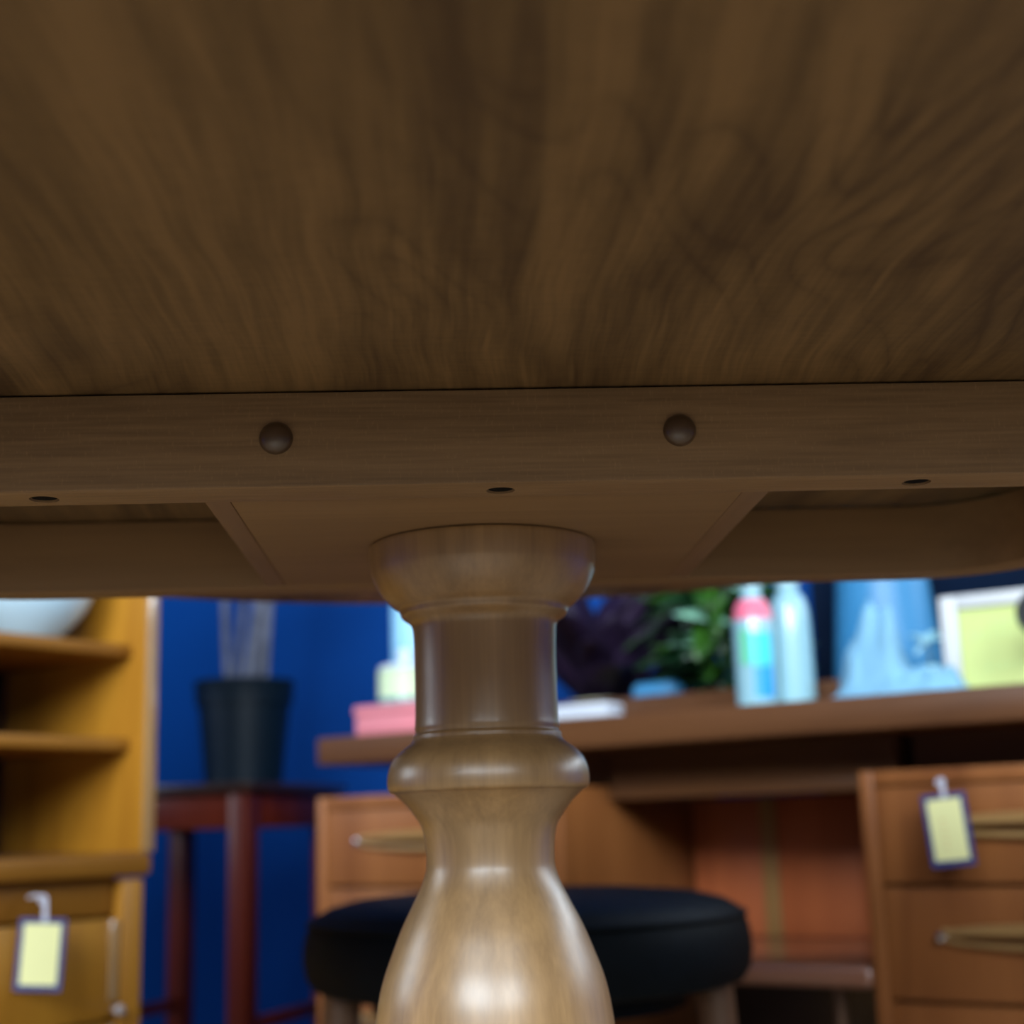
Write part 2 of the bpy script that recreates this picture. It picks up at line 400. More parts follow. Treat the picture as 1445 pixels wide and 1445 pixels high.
# counterbored screw holes in the underside of the near rail
hole_x = (-0.198, 0.005, 0.1956)
cut = NM()
for x in hole_x: lathe(cut, [(.0065, -.02), (.0065, .018)], 28, TR(x, C0 + .0152, ZB))
cutter = obj('cutter', cut, None)
cutter.parent = table
md = front.modifiers.new('bore', 'BOOLEAN'); md.operation = 'DIFFERENCE'; md.object = cutter; md.solver = 'EXACT'
bpy.context.view_layer.update()
dg = bpy.context.evaluated_depsgraph_get()
me = bpy.data.meshes.new_from_object(front.evaluated_get(dg))
front.modifiers.clear(); front.data = me
for p in me.polygons: p.use_smooth = True
me.set_sharp_from_angle(angle=rad(35))
bpy.data.objects.remove(cutter)
for x in hole_x:
    bm = NM(); lathe(bm, [(0, .0006), (.002, .0005), (.0056, .0008), (.0063, .003), (.0063, .0175)], 20, TR(x, C0 + .0152, ZB))  # black disc set almost flush, painting the dark of the bore
    s = obj('hole_shade_disc', bm, M['hole'], table)
# domed wooden plugs on the face of the near rail
for x, z in ((-0.094, 0.69016), (0.0852, 0.69056)):
    bm = NM()
    lathe(bm, [(.0074, -.001), (.0074, .0005), (.0070, .0018), (.0059, .0034), (.0040, .0046), (.0020, .0052), (0, .0054)], 32, TR(x, C0, z, rx=math.pi / 2), cap=False)
    obj('plug', bm, M['plug'], table)
obj('back_rail', frame_rail(1), M['under'], table)
for s in (-1, 1):
    xs = sorted((s * HALF, s * (HALF - .0288)))
    bm = NM(); box(bm, xs[0], xs[1], C0 + RO + .0003, C0 + .296 - RO - .0003, ZB, ZT - .0008, .001)
    obj('end_rail', bm, M['batten'], table)
for xa, xb in ((-0.1300, -0.1184), (0.1184, 0.1312)):
    bm = NM(); box(bm, xa, xb, C0 + .0293, C0 + .2667, ZB + .0008, ZT - .0008, .0006)
    obj('cross_batten', bm, M['batten'], table)
bm = NM(); box(bm, -.1178, .1179, C0 + .0291, C0 + .2669, ZB + .0003, ZB + .011, .0004)
obj('mounting_plate', bm, M['under'], table)
prof = [(0.0584, 0.66792), (0.06016, 0.66768), (0.0608, 0.6668), (0.06064, 0.6608), (0.06024, 0.656), (0.05952, 0.6524), (0.05736, 0.6472), (0.054, 0.6416), (0.0492, 0.6364), (0.0456, 0.63376), (0.0448, 0.632), (0.04448, 0.6308), (0.0436, 0.6296), (0.0416, 0.62816), (0.03984, 0.6268), (0.03872, 0.62496), (0.03816, 0.6224), (0.03768, 0.612), (0.0376, 0.59976), (0.0376, 0.584), (0.03776, 0.5752), (0.03808, 0.57136), (0.03776, 0.56976), (0.03776, 0.56848), (0.03872, 0.56768), (0.03904, 0.56624), (0.03896, 0.56544), (0.03936, 0.5648), (0.0404, 0.56336), (0.0428, 0.5616), (0.04616, 0.55904), (0.04944, 0.55544), (0.0516, 0.5512), (0.05272, 0.5464), (0.0528, 0.5424), (0.05232, 0.54), (0.0512, 0.53856), (0.04976, 0.538), (0.04832, 0.53696), (0.04432, 0.53328), (0.03984, 0.52784), (0.03536, 0.52064), (0.03344, 0.5116), (0.03304, 0.50272), (0.03384, 0.49736), (0.0364, 0.49024), (0.04096, 0.4812), (0.04664, 0.46984), (0.0512, 0.45864), (0.05512, 0.44824), (0.058, 0.43792), (0.05968, 0.42768), (0.06048, 0.4208), (0.06064, 0.408), (0.0592, 0.388), (0.0552, 0.364), (0.0496, 0.34), (0.044, 0.32), (0.0408, 0.304), (0.0416, 0.292), (0.0496, 0.2864), (0.0512, 0.2784), (0.0464, 0.272), (0.04, 0.25), (0.04, 0.14), (0.036, 0.115), (0, 0.115)]
def dense(p, n=4):
    """Catmull-Rom through the profile for smooth turning"""
    out = []
    for i in range(len(p) - 1):
        p0 = p[max(i - 1, 0)]; p1 = p[i]; p2 = p[i + 1]; p3 = p[min(i + 2, len(p) - 1)]
        d = math.dist(p1, p2)
        k_ = n if d > .003 else 2
        for k in range(k_):
            t = k / k_
            q = []
            for a, b_, c, e in zip(p0, p1, p2, p3):
                q.append(0.5 * (2 * b_ + (c - a) * t + (2 * a - 5 * b_ + 4 * c - e) * t * t + (3 * b_ - a - 3 * c + e) * t ** 3))
            lim = (min(p1[0], p2[0]) - .0006, max(p1[0], p2[0]) + .0006)
            out.append((min(max(q[0], lim[0]), lim[1]), min(max(q[1], min(p1[1], p2[1])), max(p1[1], p2[1]))))
    out.append(p[-1]); return [(max(r, 0), z) for r, z in out]
bm = NM(); lathe(bm, dense(prof), 96)
obj('column', bm, M['turned'], table, sharp=60)
for k in range(4):
    bm = NM()
    a = rad(45 + 90 * k)
    pts = [(.032, 0, .18), (.10, 0, .172), (.17, 0, .130), (.24, 0, .072), (.30, 0, .030), (.32, 0, .020)]
    tube(bm, pts, [.030, .030, .027, .024, .021, .0195], 14, TR(rz=a))
    obj('foot', bm, M['turned'], table)

# ------------------------------------------------------------------ dressing desk
desk = thing('desk', 'wide reddish-brown twin pedestal desk with floating top along the blue wall', 'desk', room(0, 0), ROT)
DD = 0.45
bm = NM(); box(bm, 0, 1.21, 0, DD, .612, .650, .003); obj('desktop', bm, M['desk_top'], desk)
bm = NM(); box(bm, .20, 1.02, .2355, .247, .6505, .693, .003); obj('gallery', bm, M['desk_top'], desk)
def pedestal_unit(x0, x1, open_side):
    bm = NM(); t = .016; z0, z1 = .19, .567
    box(bm, x0, x0 + t, 0, .43, z0, z1, .0015); box(bm, x1 - t, x1, 0, .43, z0, z1, .0015)
    box(bm, x0 + t, x1 - t, 0, .43, z1 - t, z1, .0015); box(bm, x0 + t, x1 - t, 0, .43, z0, z0 + t, .0015)
    box(bm, x0 + t, x1 - t, .42, .43, z0 + t, z1 - t)
    obj('cabinet', bm, M['desk'], desk)
    zs = [(.447, .549), (.328, .443), (.208, .324)]
    for (za, zb) in zs:
        bm = NM(); box(bm, x0 + t + .001, x1 - t - .001, .003, .40, za, zb, .0015)
        d = obj('drawer', bm, M['desk'], desk)
        # long carved lip handle: a bowed ledge, its top sloping out of the drawer face, undercut below
        ha, hb = x0 + .078, x1 - .078; zc = (za + zb) / 2 + .007
        t_ = bmesh.new(); n = 18; rows = []
        for i in range(n + 1):
            s = i / n; e = max(.12, math.sin(math.pi * s)) ** .55; x = ha + (hb - ha) * s
            rows.append([t_.verts.new(c) for c in ((x, .0028, zc + .006 + .009 * e), (x, .0028 - .010 * e, zc + .005 + .007 * e), (x, .0028 - .020 * e, zc + .003 + .003 * e), (x, .0028 - .020 * e, zc + .002 + .001 * e), (x, .0028 - .006 * e, zc + .003), (x, .0028, zc + .003))])
        for p, q in zip(rows[:-1], rows[1:]):
            for k in range(6): t_.faces.new((p[k], p[(k + 1) % 6], q[(k + 1) % 6], q[k]))
        t_.faces.new(rows[0]); t_.faces.new(rows[-1]); bmesh.ops.recalc_face_normals(t_, faces=t_.faces[:])
        bm = NM(); merge(bm, t_); obj('handle', bm, M['handle'], d, sharp=30)
        bm = NM(); tube(bm, [(ha + (hb - ha) * i / n, .0005 - .006 * math.sin(math.pi * i / n), zc - .001 - .0085 * math.sin(math.pi * i / n) ** .4) for i in range(n + 1)], [.0022 + .0016 * math.sin(math.pi * i / n) for i in range(n + 1)], 8)
        obj('handle_lip', bm, M['handle'], d)
        for hx in (ha, hb):
            bm = NM(); lathe(bm, [(.0001, 0), (.0055, .001), (.006, .006), (.004, .010), (0, .011)], 14, TR(hx, .0025, zc, rx=math.pi / 2))
            obj('handle_end', bm, M['chrome'], d)['label'] = 'pale metal handle end'
    for xx in (x0 + .03, x1 - .03):
        for yy in (.04, .39):
            bm = NM(); lathe(bm, [(.009, 0), (.016, .19)], 16, TR(xx, yy, 0)); obj('leg', bm, M['desk_top'], desk)
pedestal_unit(0, .41, 1); pedestal_unit(.80, 1.21, -1)
bm = NM()
box(bm, .412, .80, .12, .145, .5655, .6118); box(bm, .412, .80, .112, .145, .549, .5655, .001)
obj('frieze_rail', bm, M['desk_top'], desk)
bm = NM(); box(bm, .412, .798, .145, .34, .5669, .6118); obj('tray_box', bm, M['desk_top'], desk)
for (xa, xb, ya) in ((.03, .07, .36), (.29, .411, .15), (.86, .91, .30), (1.10, 1.15, .30)):
    bm = NM(); box(bm, xa, xb, ya, .42, .5672, .6118); obj('support_block', bm, M['desk_top'], desk)
bm = NM(); box(bm, .811, 1.20, .15, .17, .5672, .6118); obj('support_rail', bm, M['desk_top'], desk)
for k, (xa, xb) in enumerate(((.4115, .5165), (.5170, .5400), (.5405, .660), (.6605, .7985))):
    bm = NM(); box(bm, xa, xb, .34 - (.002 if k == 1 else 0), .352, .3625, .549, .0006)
    o = obj('back_panel', bm, M['desk_back'] if k != 1 else M['desk_light_streak'], desk)  # second strip carries the painted light streak
bm = NM(); box(bm, .4115, .7985, 0, .43, .336, .362, .010, 4); obj('kneehole_shelf', bm, M['shelf_gloss'], desk)
bm = NM(); box(bm, .4115, .7985, .40, .412, .08, .3355); obj('rear_shade_panel', bm, M['mahogany_and_shade'], desk)  # dark sheet added to paint the shade under the kneehole shelf
bm = NM(); lathe(bm, [(.0075, 0), (.0075, .3358)], 14, TR(.735, .06, 0)); obj('shelf_leg', bm, M['stool_leg'], desk)

# ------------------------------------------------------------------ round stool
stool = thing('round_stool', 'round stool with black padded leather seat in front of the desk', 'stool', (0.002, 1.46, 0), rad(2))
sp = [(0, .372), (.195, .372), (.206, .376), (.2125, .386), (.2150, .400), (.2145, .414), (.2120, .426), (.2085, .4335)]
bm = NM(); lathe(bm, sp, 72, cap=False); 
obj('seat_side', bm, M['leather'], stool)
bm = NM()
pts = [(.2090 * math.cos(2 * math.pi * k / 72), .2090 * math.sin(2 * math.pi * k / 72), .434) for k in range(73)]
tube(bm, pts, .0032, 8); obj('welt', bm, M['leather'], stool)
bm = NM(); lathe(bm, [(.2085, .4335), (.203, .4405), (.190, .4475), (.165, .4535), (.12, .4575), (.06, .4595), (0, .460)], 72, cap=False)
obj('seat_pad', bm, M['leather'], stool)
for k in range(4):
    a = rad(90 * k)
    bm = NM(); c, s = math.cos(a), math.sin(a)
    tube(bm, [(.178 * c, .178 * s, .373), (.19 * c, .19 * s, .20), (.203 * c, .203 * s, 0)], [.0185, .016, .011], 16)
    obj('leg', bm, M['stool_leg'], stool)
bm = NM(); lathe(bm, [(.125, .352), (.15, .352), (.15, .3718), (.125, .3718), (.125, .352)], 48, cap=False)
obj('seat_ring', bm, M['leather'], stool)

# ------------------------------------------------------------------ bookcase (front faces +u)
bc = thing('bookcase', 'golden teak bookcase with open shelves above a drawer unit', 'bookcase', room(0.08, -0.385), ROT)
# local: x = out of the front (negative is into the case), y = 0 at the inner face of the right side, negative towards its left side
BW, BD = 0.80, 0.27
def bpart(name, x0, x1, y0, y1, z0, z1, mat, bev=.002, parent=None):
    b_ = NM(); box(b_, x0, x1, y0, y1, z0, z1, bev); return obj(name, b_, mat, parent or bc)
bpart('side_panel', -BD, -.002, 0, .017, .503, 1.25, M['teak'], .001)
e = NM(); box(e, -.002, .002, .0002, .0172, .5035, 1.25, .0018); obj('front_edge', e, M['teak_edge'], bc)['label'] = 'glossy pale front edge of the side panel'
bpart('side_panel', -BD, 0, -BW - .017, -BW, .503, 1.25, M['teak'])
bpart('back_board', -BD, -BD + .006, -BW + .0005, -.0005, .503, 1.249, M['mahogany_and_shade'], 0)  # board coloured dark to paint the shade deep inside the shelves
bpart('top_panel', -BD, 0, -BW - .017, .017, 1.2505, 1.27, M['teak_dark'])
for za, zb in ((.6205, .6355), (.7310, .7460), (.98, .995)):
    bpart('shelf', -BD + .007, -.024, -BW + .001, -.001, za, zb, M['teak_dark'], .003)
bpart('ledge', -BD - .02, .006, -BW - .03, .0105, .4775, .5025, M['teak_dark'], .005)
for y0, y1 in ((-.028, .003), (-BW - .008, -BW + .022)):
    bpart('stile', -BD - .015, 0, y0, y1, .0, .474, M['teak'], .002)
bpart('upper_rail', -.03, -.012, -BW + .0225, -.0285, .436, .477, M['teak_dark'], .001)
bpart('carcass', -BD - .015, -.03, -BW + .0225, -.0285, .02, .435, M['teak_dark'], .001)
for za, zb in ((.324, .432), (.205, .320), (.06, .201)):
    d = bpart('drawer', -.0295, -.002, -BW + .024, -.030, za, zb, M['teak'], .002)
    b_ = NM(); lathe(b_, [(.0032, 0), (.0032, .004), (.0060, .007), (.0066, .011), (.0045, .0145), (0, .0152)], 16, TR(-.002, -.034, za + .010, ry=math.pi / 2))
    obj('knob', b_, M['knob'], d)
    b_ = NM(); box(b_, -.002, .0006, -.043, -.0305, za + .02, zb - .002, .0005); obj('edge_strip', b_, M['teak_edge'], d)

# bowl on the bookcase shelf
bm = NM()
lathe(bm, dense([(0, 0), (.032, 0), (.036, .003), (.052, .018), (.070, .040), (.081, .066), (.087, .092), (.084, .092), (.078, .067), (.066, .043), (.049, .022), (.030, .010), (0, .008)], 3), 56)
bowl = obj('bowl', bm, M['glaze']); bowl.location = room(-0.03, -.477, .7462)
tag(bowl, 'white glazed bowl on the upper shelf of the teak bookcase', 'bowl')

# ------------------------------------------------------------------ price tags
def price_tag(label, loc, rotz, wd, ht, tilt, string_h, ink, hook):
    t = thing('price_tag', label, 'price tag', loc, rotz, 'price tags')
    Mx = TR(ry=tilt)
    b_ = NM(); box(b_, -wd / 2, wd / 2, -.0008, .0008, -ht, 0, .0006, 1, Mx); obj('card', b_, M['tag_navy'], t)
    b_ = NM(); box(b_, -wd / 2 + .0055, wd / 2 - .0055, -.0014, -.0007, -ht + .0065, -.0055, 0, 1, Mx); obj('yellow_face', b_, M['tag_yellow'], t)
    b_ = NM()
    pts = []
    for k in range(13):
        a = math.pi * k / 12
        pts.append((.0028 * math.cos(a) - .001, -.001, string_h * .8 + .003 * math.sin(a)))
    pts = [(.0026, -.0012, -.004)] + pts + [(-.0024, -.0012, string_h * .62)]
    tube(b_, pts, .0019, 8); tube(b_, [(.0006, -.0014, -.004), (.0004, -.0014, string_h * .7)], .0016, 8)
    tube(b_, [(0, -.001, string_h * .8 + .002), (hook[0] * .5, hook[1] * .5, string_h * .8 + .004), (hook[0], hook[1], string_h * .8 + .002)], .0016, 8)
    obj('string', b_, M['string'], t)
    if ink:
        b_ = NM()
        for k in range(5):
            z = -ht * .35 - k * .0068
            box(b_, -.006 + (k % 2) * .001, -.0015 + (k % 2) * .001, -.0017, -.0013, z - .002, z, 0, 1, Mx)
        obj('handwriting', b_, M['tag_red'], t)
    return t
price_tag('yellow price tag with navy border hanging on the bookcase drawer', room(.100, -.534, .440), rad(6), .049, .074, rad(3.2), .024, False, (-.019, .013))
price_tag('yellow price tag with navy border hanging on the right desk drawer', room(.902, -.030, .5395), ROT + rad(6), .046, .0745, rad(-4.5), .014, True, (-.003, .032))

# ------------------------------------------------------------------ occasional table with potted plant
A = Vector((-.401, 2.2, 0)); ang = math.atan2(.316, .108)       # corner, direction of the receding side
dx_ = Vector((math.cos(ang), math.sin(ang), 0)); dy_ = Vector((-math.sin(ang), math.cos(ang), 0))
ot = thing('side_table', 'small dark mahogany side table in the corner between bookcase and desk', 'table', A, ang)
SX, SY = .334, .334
bm = NM(); box(bm, 0, SX, 0, SY, .583, .597, .003); obj('table_top', bm, M['mahogany_and_shade'], ot)
legs = [(.012, .012), (SX - .046, .012), (.012, SY - .046), (SX - .046, SY - .046)]
for (a, b_) in legs:
    bm = NM(); box(bm, a, a + .034, b_, b_ + .034, 0, .5828, .002); obj('leg', bm, M['mahogany'], ot)
for (x0, x1, y0, y1) in ((.0465, SX - .0465, .017, .035), (.0465, SX - .0465, SY - .035, SY - .017), (.017, .035, .0465, SY - .0465), (SX - .035, SX - .017, .0465, SY - .0465)):
    bm = NM(); box(bm, x0, x1, y0, y1, .530, .5828, .001); obj('apron', bm, M['mahogany'], ot)
for (x0, x1, y0, y1) in ((.0465, SX - .0465, .020, .038), (.0465, SX - .0465, SY - .038, SY - .020)):
    bm = NM(); box(bm, x0, x1, y0, y1, .235, .253, .002); obj('stretcher', bm, M['mahogany'], ot)

random.seed(4)
pot = thing('potted_plant', 'black plastic pot of bare grey stems on the dark mahogany side table', 'plant', (-.449, 2.395, .597))
bm = NM()
lathe(bm, [(0, .0), (.060, .0), (.062, .002), (.0745, .128), (.0785, .129), (.0815, .166), (.0825, .168), (.0800, .169), (.0775, .166), (.0745, .150), (0, .150)], 48)
obj('plant_pot', bm, M['plastic_black'], pot)
bm = NM(); lathe(bm, [(0, .156), (.03, .157), (.0735, .1515), (0, .151)], 32, cap=False); obj('soil', bm, M['soil'], pot)
stems = [((-.022, -.01), (-.034, -.012), .0052), ((-.016, .012), (-.006, .02), .0048), ((.002, -.022), (.030, -.03), .0062), ((.012, -.012), (.045, -.02), .0056), ((.030, .0), (.036, .0), .0050), ((.036, -.012), (.048, -.016), .0046), ((.020, .02), (.016, .03), .0045)]
for (bx, by), (txp, typ), r in stems:
    bm = NM(); pts = []
    for k in range(9):
        s = k / 8
        pts.append((bx + (txp - bx) * s * 1.9 + .002 * math.sin(5 * s + bx * 90), by + (typ - by) * s * 1.5, .150 + .34 * s))
    tube(bm, pts, [r * 1.35 * (1 - .25 * k / 8) for k in range(9)], 10)
    obj('stem', bm, M['stem'], pot)

def leaf_mesh(length, width, curl=0.3, fold=0.15, n=7):
    b_ = NM(); rows = []
    for i in range(n + 1):
        s = i / n
        wd = width * (math.sin(math.pi * min(1, s * .94 + .03)) ** .75) * (1 - .25 * s)
        x = length * s * (1 - .25 * curl * s); z = -curl * length * s * s
        rows.append([b_.verts.new((x, -wd / 2, z + fold * wd)), b_.verts.new((x, 0, z)), b_.verts.new((x, wd / 2, z + fold * wd))])
    for p, q in zip(rows[:-1], rows[1:]):
        for k in range(2): b_.faces.new((p[k], q[k], q[k + 1], p[k + 1]))
    return b_

def add_leaf(parent, base, az, el, length, width, curl, mat, name='leaf', roll_=0.0):
    o = obj(name, leaf_mesh(length, width, curl), mat, parent, sharp=180)
    sm = o.modifiers.new('thick', 'SOLIDIFY'); sm.thickness = .0009
    o.location = base; o.rotation_euler = (Matrix.Rotation(az, 3, 'Z') @ Matrix.Rotation(-el, 3, 'Y') @ Matrix.Rotation(roll_, 3, 'X')).to_euler()
    return o
# leafy crown at the head of the bare stems (mostly above the table edge)
for (bx, by), (txp, typ), r in stems:
    tip = (bx + (txp - bx) * 1.9, by + (typ - by) * 1.5, .485)
    for k in range(5):
        add_leaf(pot, tip, random.uniform(0, 6.28), random.uniform(.2, 1.1), random.uniform(.12, .17), .028, .5, M['leaf_dark'])

# ------------------------------------------------------------------ things on the desk
ZD = .650
def on_desk(u, w, z=ZD + .0003): return room(u, w, z)

bx_ = thing('pink_box', 'flat pink box at the left end of the desk top', 'box', on_desk(.135, .075), ROT)
bm = NM(); box(bm, -.085, .085, -.05, .05, 0, .028, .003); obj('box_base', bm, M['pink'], bx_)
bm = NM(); box(bm, -.087, .087, -.052, .052, .0283, .042, .003); obj('box_lid', bm, M['pink'], bx_)
jr = thing('candle_jar', 'pale green candle jar standing on the flat pink box', 'candle', on_desk(.102, .075, ZD + .0426))
bm = NM(); lathe(bm, [(0, 0), (.036, 0), (.039, .003), (.039, .048), (.036, .050), (.0345, .050), (.0345, .006), (0, .006)], 40); obj('jar', bm, M['jar'], jr)
bm = NM(); lathe(bm, [(0, .0065), (.034, .0065), (.034, .036), (0, .038)], 32); obj('wax', bm, M['jar'], jr)
bm = NM(); lathe(bm, [(.0395, .0), (.0398, .001), (.0398, .009), (.0395, .010)], 40, cap=False); obj('base_band', bm, M['jar_glass'], jr)
bm = NM(); lathe(bm, dense([(0, .0505), (.037, .0505), (.038, .054), (.030, .058), (.012, .060), (.008, .064), (.011, .071), (.010, .078), (0, .082)], 3), 32); obj('lid', bm, M['white'], jr)
bm = NM(); lathe(bm, dense([(0, 0), (.030, 0), (.033, .004), (.034, .10), (.034, .24), (.031, .29), (.022, .32), (.022, .35), (.019, .35), (.019, .32), (.028, .28), (.031, .2), (.030, .01), (0, .008)], 3), 40)
v = obj('vase', bm, M['pale_blue']); v.location = on_desk(.042, .172)
tag(v, 'tall pale blue cylindrical vase behind the candle jar at the left desk end', 'vase')
nb = thing('slim_case', 'slim white case lying along the front edge of the desk top', 'case', on_desk(.402, .034), ROT)
bm = NM(); box(bm, -.075, .072, -.022, .022, 0, .009, .004, 3); obj('case_base', bm, M['white'], nb)
bm = NM(); box(bm, -.0755, .0725, -.0225, .0225, .0092, .018, .005, 3); obj('case_lid', bm, M['white'], nb)

# purple and green foliage plants
random.seed(11)
pp = thing('purple_plant', 'dark purple leaved plant in a low beige bowl on the desk', 'plant', on_desk(.292, .300), ROT)
bm = NM(); lathe(bm, dense([(0, 0), (.036, 0), (.046, .012), (.052, .032), (.050, .046), (.047, .046), (.046, .03), (0, .028)], 3), 40); obj('bowl', bm, M['beige'], pp)
bm = NM(); lathe(bm, [(0, .036), (.046, .034), (.046, .030), (0, .0285)], 24, cap=False); obj('soil', bm, M['soil'], pp)
for k in range(40):
    az = random.uniform(0, 6.28); ln = random.uniform(.15, .27) * (.8 if math.cos(az) > .3 else 1)
    add_leaf(pp, (.02 * math.cos(az), .02 * math.sin(az), .036), az, random.uniform(.7, 1.4), ln, random.uniform(.06, .095), random.uniform(.1, .5), M['leaf_purple'])
for az, el, ln in ((2.9, 1.25, .26), (3.4, 1.1, .27), (2.6, 1.38, .27), (3.1, .8, .2), (4.0, 1.3, .26)):
    add_leaf(pp, (.02 * math.cos(az), .02 * math.sin(az), .036), az, el, ln, .085, .15, M['leaf_purple'], roll_=.4)
gp = thing('green_plant', 'bushy green foliage plant with glossy leaves between purple plant and bottles', 'plant', on_desk(.468, .345), ROT)
bm = NM(); lathe(bm, dense([(0, 0), (.030, 0), (.033, .003), (.042, .058), (.044, .062), (.041, .062), (.038, .05), (0, .048)], 3), 36); obj('plant_pot', bm, M['leaf_dark'], gp)
for k in range(7):
    a = random.uniform(0, 6.28); r = .03
    bm = NM(); tube(bm, [(0, 0, .048), (r * .5 * math.cos(a), r * .5 * math.sin(a), .12), (r * 1.6 * math.cos(a), r * 1.6 * math.sin(a), .22)], [.003, .0025, .002], 8); obj('stem', bm, M['leaf'], gp)
for k in range(120):
    az = random.uniform(0, 6.28); h = random.uniform(.045, .24)
    mt = random.choice([M['leaf'], M['leaf'], M['leaf_dark'], M['leaf_dark']])
    add_leaf(gp, (.025 * math.cos(az), .02 * math.sin(az), h), az, random.uniform(-.6 if h > .13 else .15, .8), random.uniform(.08, .14), random.uniform(.032, .052), random.uniform(.1, .6), mt, roll_=random.uniform(-.5, .5))
for (x, y, z, az, el, ln, wd) in ((.055, -.07, .135, -2.6, .35, .085, .03), (.075, -.06, .175, -2.2, .55, .08, .028), (.03, -.075, .115, -2.9, .1, .07, .03)):
    add_leaf(gp, (x, y, z), az, el, ln, wd, .15, M['leaf_light'], roll_=-.7)
for k in range(26):
    az = math.pi + random.uniform(-.7, .7)
    add_leaf(gp, (-.02, random.uniform(-.03, .02), random.uniform(.05, .22)), az, random.uniform(.0, .7), random.uniform(.08, .12), random.uniform(.04, .055), random.uniform(.1, .5), random.choice([M['leaf'], M['leaf_dark'], M['leaf_dark']]), roll_=random.uniform(-.9, .9))
bc2 = thing('blue_cloth', 'light blue folded cloth lying between purple plant and green plant', 'cloth', on_desk(.395, .275), ROT)
bm = NM(); box(bm, -.03, .06, -.022, .020, 0, .030, .009, 3); obj('fold', bm, M['bucket'], bc2)
bm = NM(); box(bm, -.028, .044, -.020, .018, .0303, .064, .011, 3, TR(rz=.08)); obj('fold', bm, M['bucket'], bc2)
# bottles
b1 = thing('labelled_bottle', 'white plastic bottle with cyan, green and pink label, left of the clear bottle', 'bottle', on_desk(.616, .148), ROT)
bm = NM(); lathe(bm, dense([(0, 0), (.023, 0), (.026, .003), (.0265, .08), (.0265, .105), (.024, .125), (.017, .142), (.0125, .150), (.0125, .160), (0, .160)], 3), 40); obj('bottle_body', bm, M['bottle_white'], b1)
def patch(a0, a1, z0, z1, r=.0271, n=8, skew=0.0):
    b_ = NM(); lo = []; hi = []
    for k in range(n + 1):
        a = a0 + (a1 - a0) * k / n
        lo.append(b_.verts.new((r * math.cos(a), r * math.sin(a), z0))); hi.append(b_.verts.new((r * math.cos(a + skew), r * math.sin(a + skew), z1)))
    for k in range(n): b_.faces.new((lo[k], lo[k + 1], hi[k + 1], hi[k]))
    return b_
CF = rad(-90 + 34)          # towards the camera in the bottle's frame
obj('label_panel', patch(CF - .35, CF + .75, .058, .100), M['label_cyan'], b1)
obj('label_panel', patch(CF - .25, CF + .75, .018, .057), M['label_blue'], b1)
obj('label_stripe', patch(CF - .85, CF - .38, .060, .105), M['label_green'], b1)
bm = NM(); lathe(bm, [(.0258, .118), (.0225, .134), (.0178, .1435)], 40, cap=False); obj('shoulder_band', bm, M['label_pink'], b1)
bm = NM(); lathe(bm, [(0, .1602), (.014, .1602), (.0145, .175), (.0075, .178), (.0075, .192), (.0125, .194), (.0125, .204), (0, .206)], 28); obj('pump_cap', bm, M['clear'], b1)
bm = NM(); tube(bm, [(0, 0, .199), (-.012, -.012, .200), (-.026, -.022, .192)], [.005, .0045, .004], 10); obj('nozzle', bm, M['clear'], b1)
b2 = thing('clear_bottle', 'clear pale plastic bottle standing right beside the labelled bottle', 'bottle', on_desk(.643, .203), ROT)
bm = NM(); lathe(bm, dense([(0, 0), (.0245, 0), (.027, .003), (.0265, .08), (.0255, .125), (.021, .148), (.0135, .158), (.0135, .166), (0, .166)], 3), 40); obj('bottle_body', bm, M['bottle_white'], b2)
bm = NM(); lathe(bm, [(0, .1662), (.0145, .1662), (.015, .182), (.007, .184), (.007, .194), (.0125, .196), (.012, .208), (0, .210)], 28); obj('pump_cap', bm, M['clear'], b2)
bm = NM(); tube(bm, [(0, 0, .202), (.010, -.014, .203), (.020, -.026, .196)], [.005, .0045, .004], 10); obj('nozzle', bm, M['chrome'], b2)

# light blue tapered pot, crumpled tissue, blossom
bm = NM()
lathe(bm, [(0, 0), (.075, 0), (.076, .003), (.0715, .05), (.0675, .10), (.0615, .17), (.056, .24), (.054, .245), (.052, .24), (.061, .12), (.071, .008), (0, .006)], 64)
bk = obj('tapered_shade', bm, M['bucket']); bk.location = on_desk(.724, .330)
tag(bk, 'light blue tapered shade standing behind the crumpled tissue', 'lampshade')
random.seed(5)
from mathutils import noise as mnoise
bm = NM(); n = 34; g = {}
for i in range(n + 1):
    for j in range(n + 1):
        x = (i / n - .5) * .165; y = (j / n - .5) * .10
        e = max(0, 1 - (2 * (j / n) - 1) ** 4) * max(0, 1 - (2 * (i / n) - 1) ** 6)
        peak = .078 * math.exp(-(abs(x + .034) / .040) ** 3 - (abs(y - .005) / .036) ** 2.5) * (1 + .28 * mnoise.noise(Vector((x * 34, y * 30, 7)))) + .018 * math.exp(-((x - .04) / .045) ** 2)
        cr = mnoise.noise(Vector((x * 60, y * 60, 1.3))) * .012 + abs(mnoise.noise(Vector((x * 28, y * 34, 4.1)))) * .026
        g[i, j] = bm.verts.new((x + .006 * mnoise.noise(Vector((x * 40, y * 40, 9))), y, .0012 + e * (peak + abs(cr) + peak * .9 * mnoise.noise(Vector((x * 45, y * 30, 2.2))))))
for i in range(n):
    for j in range(n): bm.faces.new((g[i, j], g[i + 1, j], g[i + 1, j + 1], g[i, j + 1]))
ts = obj('crumpled_tissue', bm, M['tissue'], sharp=70)
sm = ts.modifiers.new('thick', 'SOLIDIFY'); sm.thickness = .0008
ts.location = on_desk(.822, .105); ts.rotation_euler = (0, 0, ROT)
tag(ts, 'crumpled pale blue tissue in front of the light blue tapered shade', 'tissue')
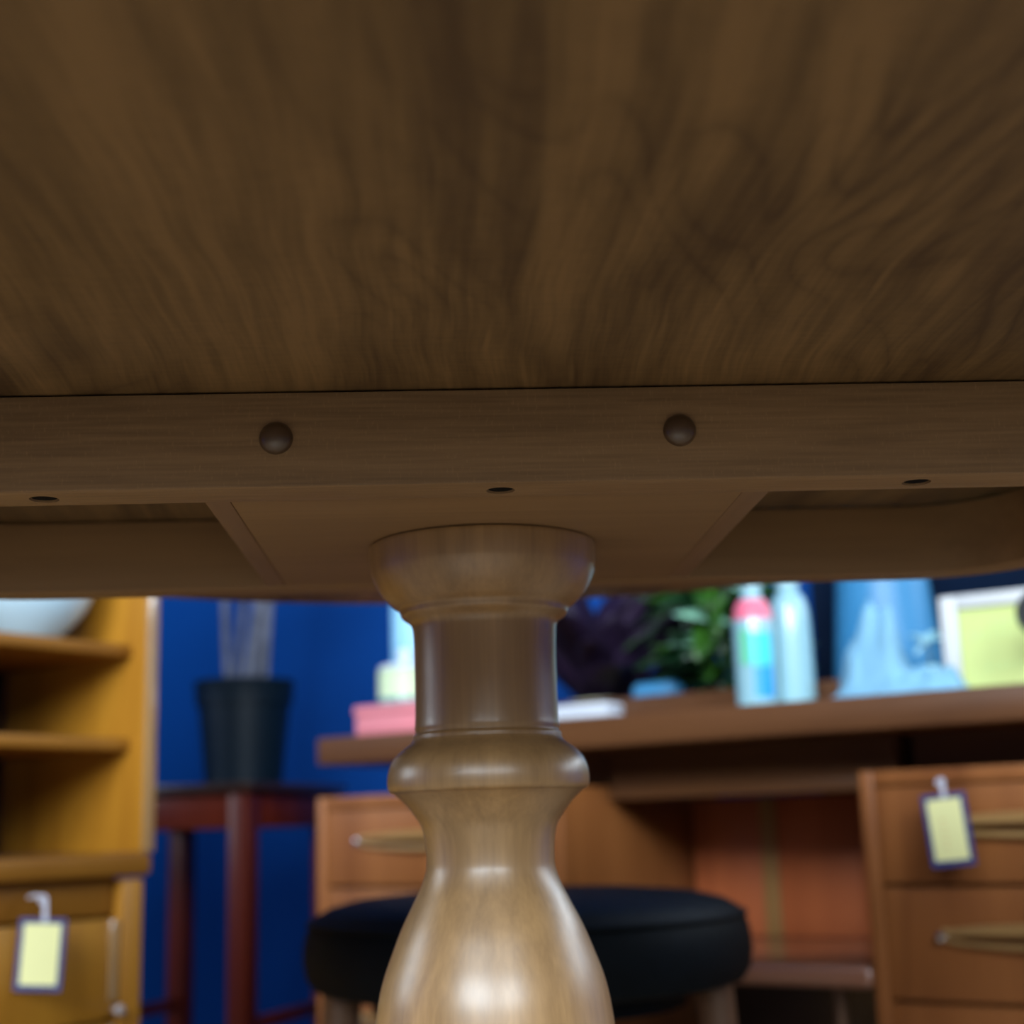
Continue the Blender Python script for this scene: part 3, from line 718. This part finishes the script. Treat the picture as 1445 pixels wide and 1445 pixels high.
fl = thing('blossom', 'small pale blue blossom left of the framed yellow sign', 'flower', on_desk(.828, .190), ROT)
bm = NM(); tube(bm, [(0, 0, 0), (.002, 0, .04), (0, 0, .074)], .0018, 8); obj('stem', bm, M['leaf_dark'], fl)
bm = NM(); lathe(bm, [(0, 0), (.014, 0), (.014, .004), (.004, .007), (0, .007)], 20); obj('base', bm, M['leaf_dark'], fl)
for k in range(9):
    add_leaf(fl, (0, 0, .072), 2 * math.pi * k / 9, random.uniform(-.3, .9), .026, .018, .3, M['petal'], name='petal')
for k in range(5):
    add_leaf(fl, (0, 0, .045), 2 * math.pi * k / 5 + .4, random.uniform(-.5, .1), .024, .014, .3, M['petal'], name='petal')

# framed yellow sign
sg = thing('framed_sign', 'yellow notice in a white frame standing at the right of the desk', 'sign', on_desk(.930, .165), ROT + rad(3))
SWd, SHt, fw = .150, .122, .020
bm = NM(); box(bm, -SWd / 2, SWd / 2, .004, .012, .001, SHt - .001, .001); obj('backing', bm, M['sign_frame'], sg)
for nm, q in (('frame_side', (-SWd / 2, -SWd / 2 + fw, 0, SHt)), ('frame_side', (SWd / 2 - fw, SWd / 2, 0, SHt)), ('frame_top', (-SWd / 2 + fw, SWd / 2 - fw, SHt - fw * .8, SHt)), ('frame_bottom', (-SWd / 2 + fw, SWd / 2 - fw, 0, .004))):
    bm = NM(); box(bm, q[0] + .0002, q[1] - .0002, -.004, .0038, q[2], q[3], .0015); obj(nm, bm, M['sign_frame'], sg)
bm = NM(); box(bm, -SWd / 2 + fw + .0005, SWd / 2 - fw - .0005, .001, .0036, .0045, SHt - fw * .8 - .0005); obj('yellow_notice', bm, M['yellow'], sg)
bm = NM(); random.seed(2)
for zc, x0, x1, h in ((.086, -.016, .016, .010), (.073, -.042, .038, .009), (.034, -.026, .022, .007)):
    x = x0
    while x < x1:
        wl = random.uniform(.004, .008)
        box(bm, x, x + wl * .3, .0003, .0009, zc - h / 2, zc + h / 2)
        box(bm, x + wl * .3, x + wl * .7, .0003, .0009, zc + random.choice((-.4, 0, .3)) * h - h * .1, zc + random.choice((-.4, 0, .3)) * h + h * .1 + .001)
        x += wl + .0016
obj('lettering', bm, M['ink'], sg)['kind'] = 'stuff'
ds = thing('black_disc', 'black round disc on a foot in front of the framed yellow sign', 'mirror', on_desk(.992, .085), ROT)
bm = NM(); lathe(bm, [(0, -.005), (.024, -.005), (.027, -.003), (.027, .003), (.024, .005), (0, .005)], 40, TR(0, 0, .082, rx=math.pi / 2)); obj('disc', bm, M['black'], ds)
bm = NM(); lathe(bm, [(0, 0), (.022, 0), (.022, .004), (.005, .008), (.004, .056), (0, .056)], 24); obj('foot', bm, M['black'], ds)

# dark panel standing against the wall behind the right part of the desk
pn = thing('dark_panel', 'large navy black panel against the blue wall behind the framed yellow sign', 'panel', room(.995, .515), ROT)
bm = NM(); box(bm, -.45, .45, 0, .018, 0.002, .925, .002); obj('board', bm, M['navy'], pn)
for q in ((-.45, -.43, .03, .925), (.43, .45, .03, .925)):
    bm = NM(); box(bm, q[0], q[1], -.008, -.0002, q[2], q[3], .002); obj('edge_strip', bm, M['navy'], pn)
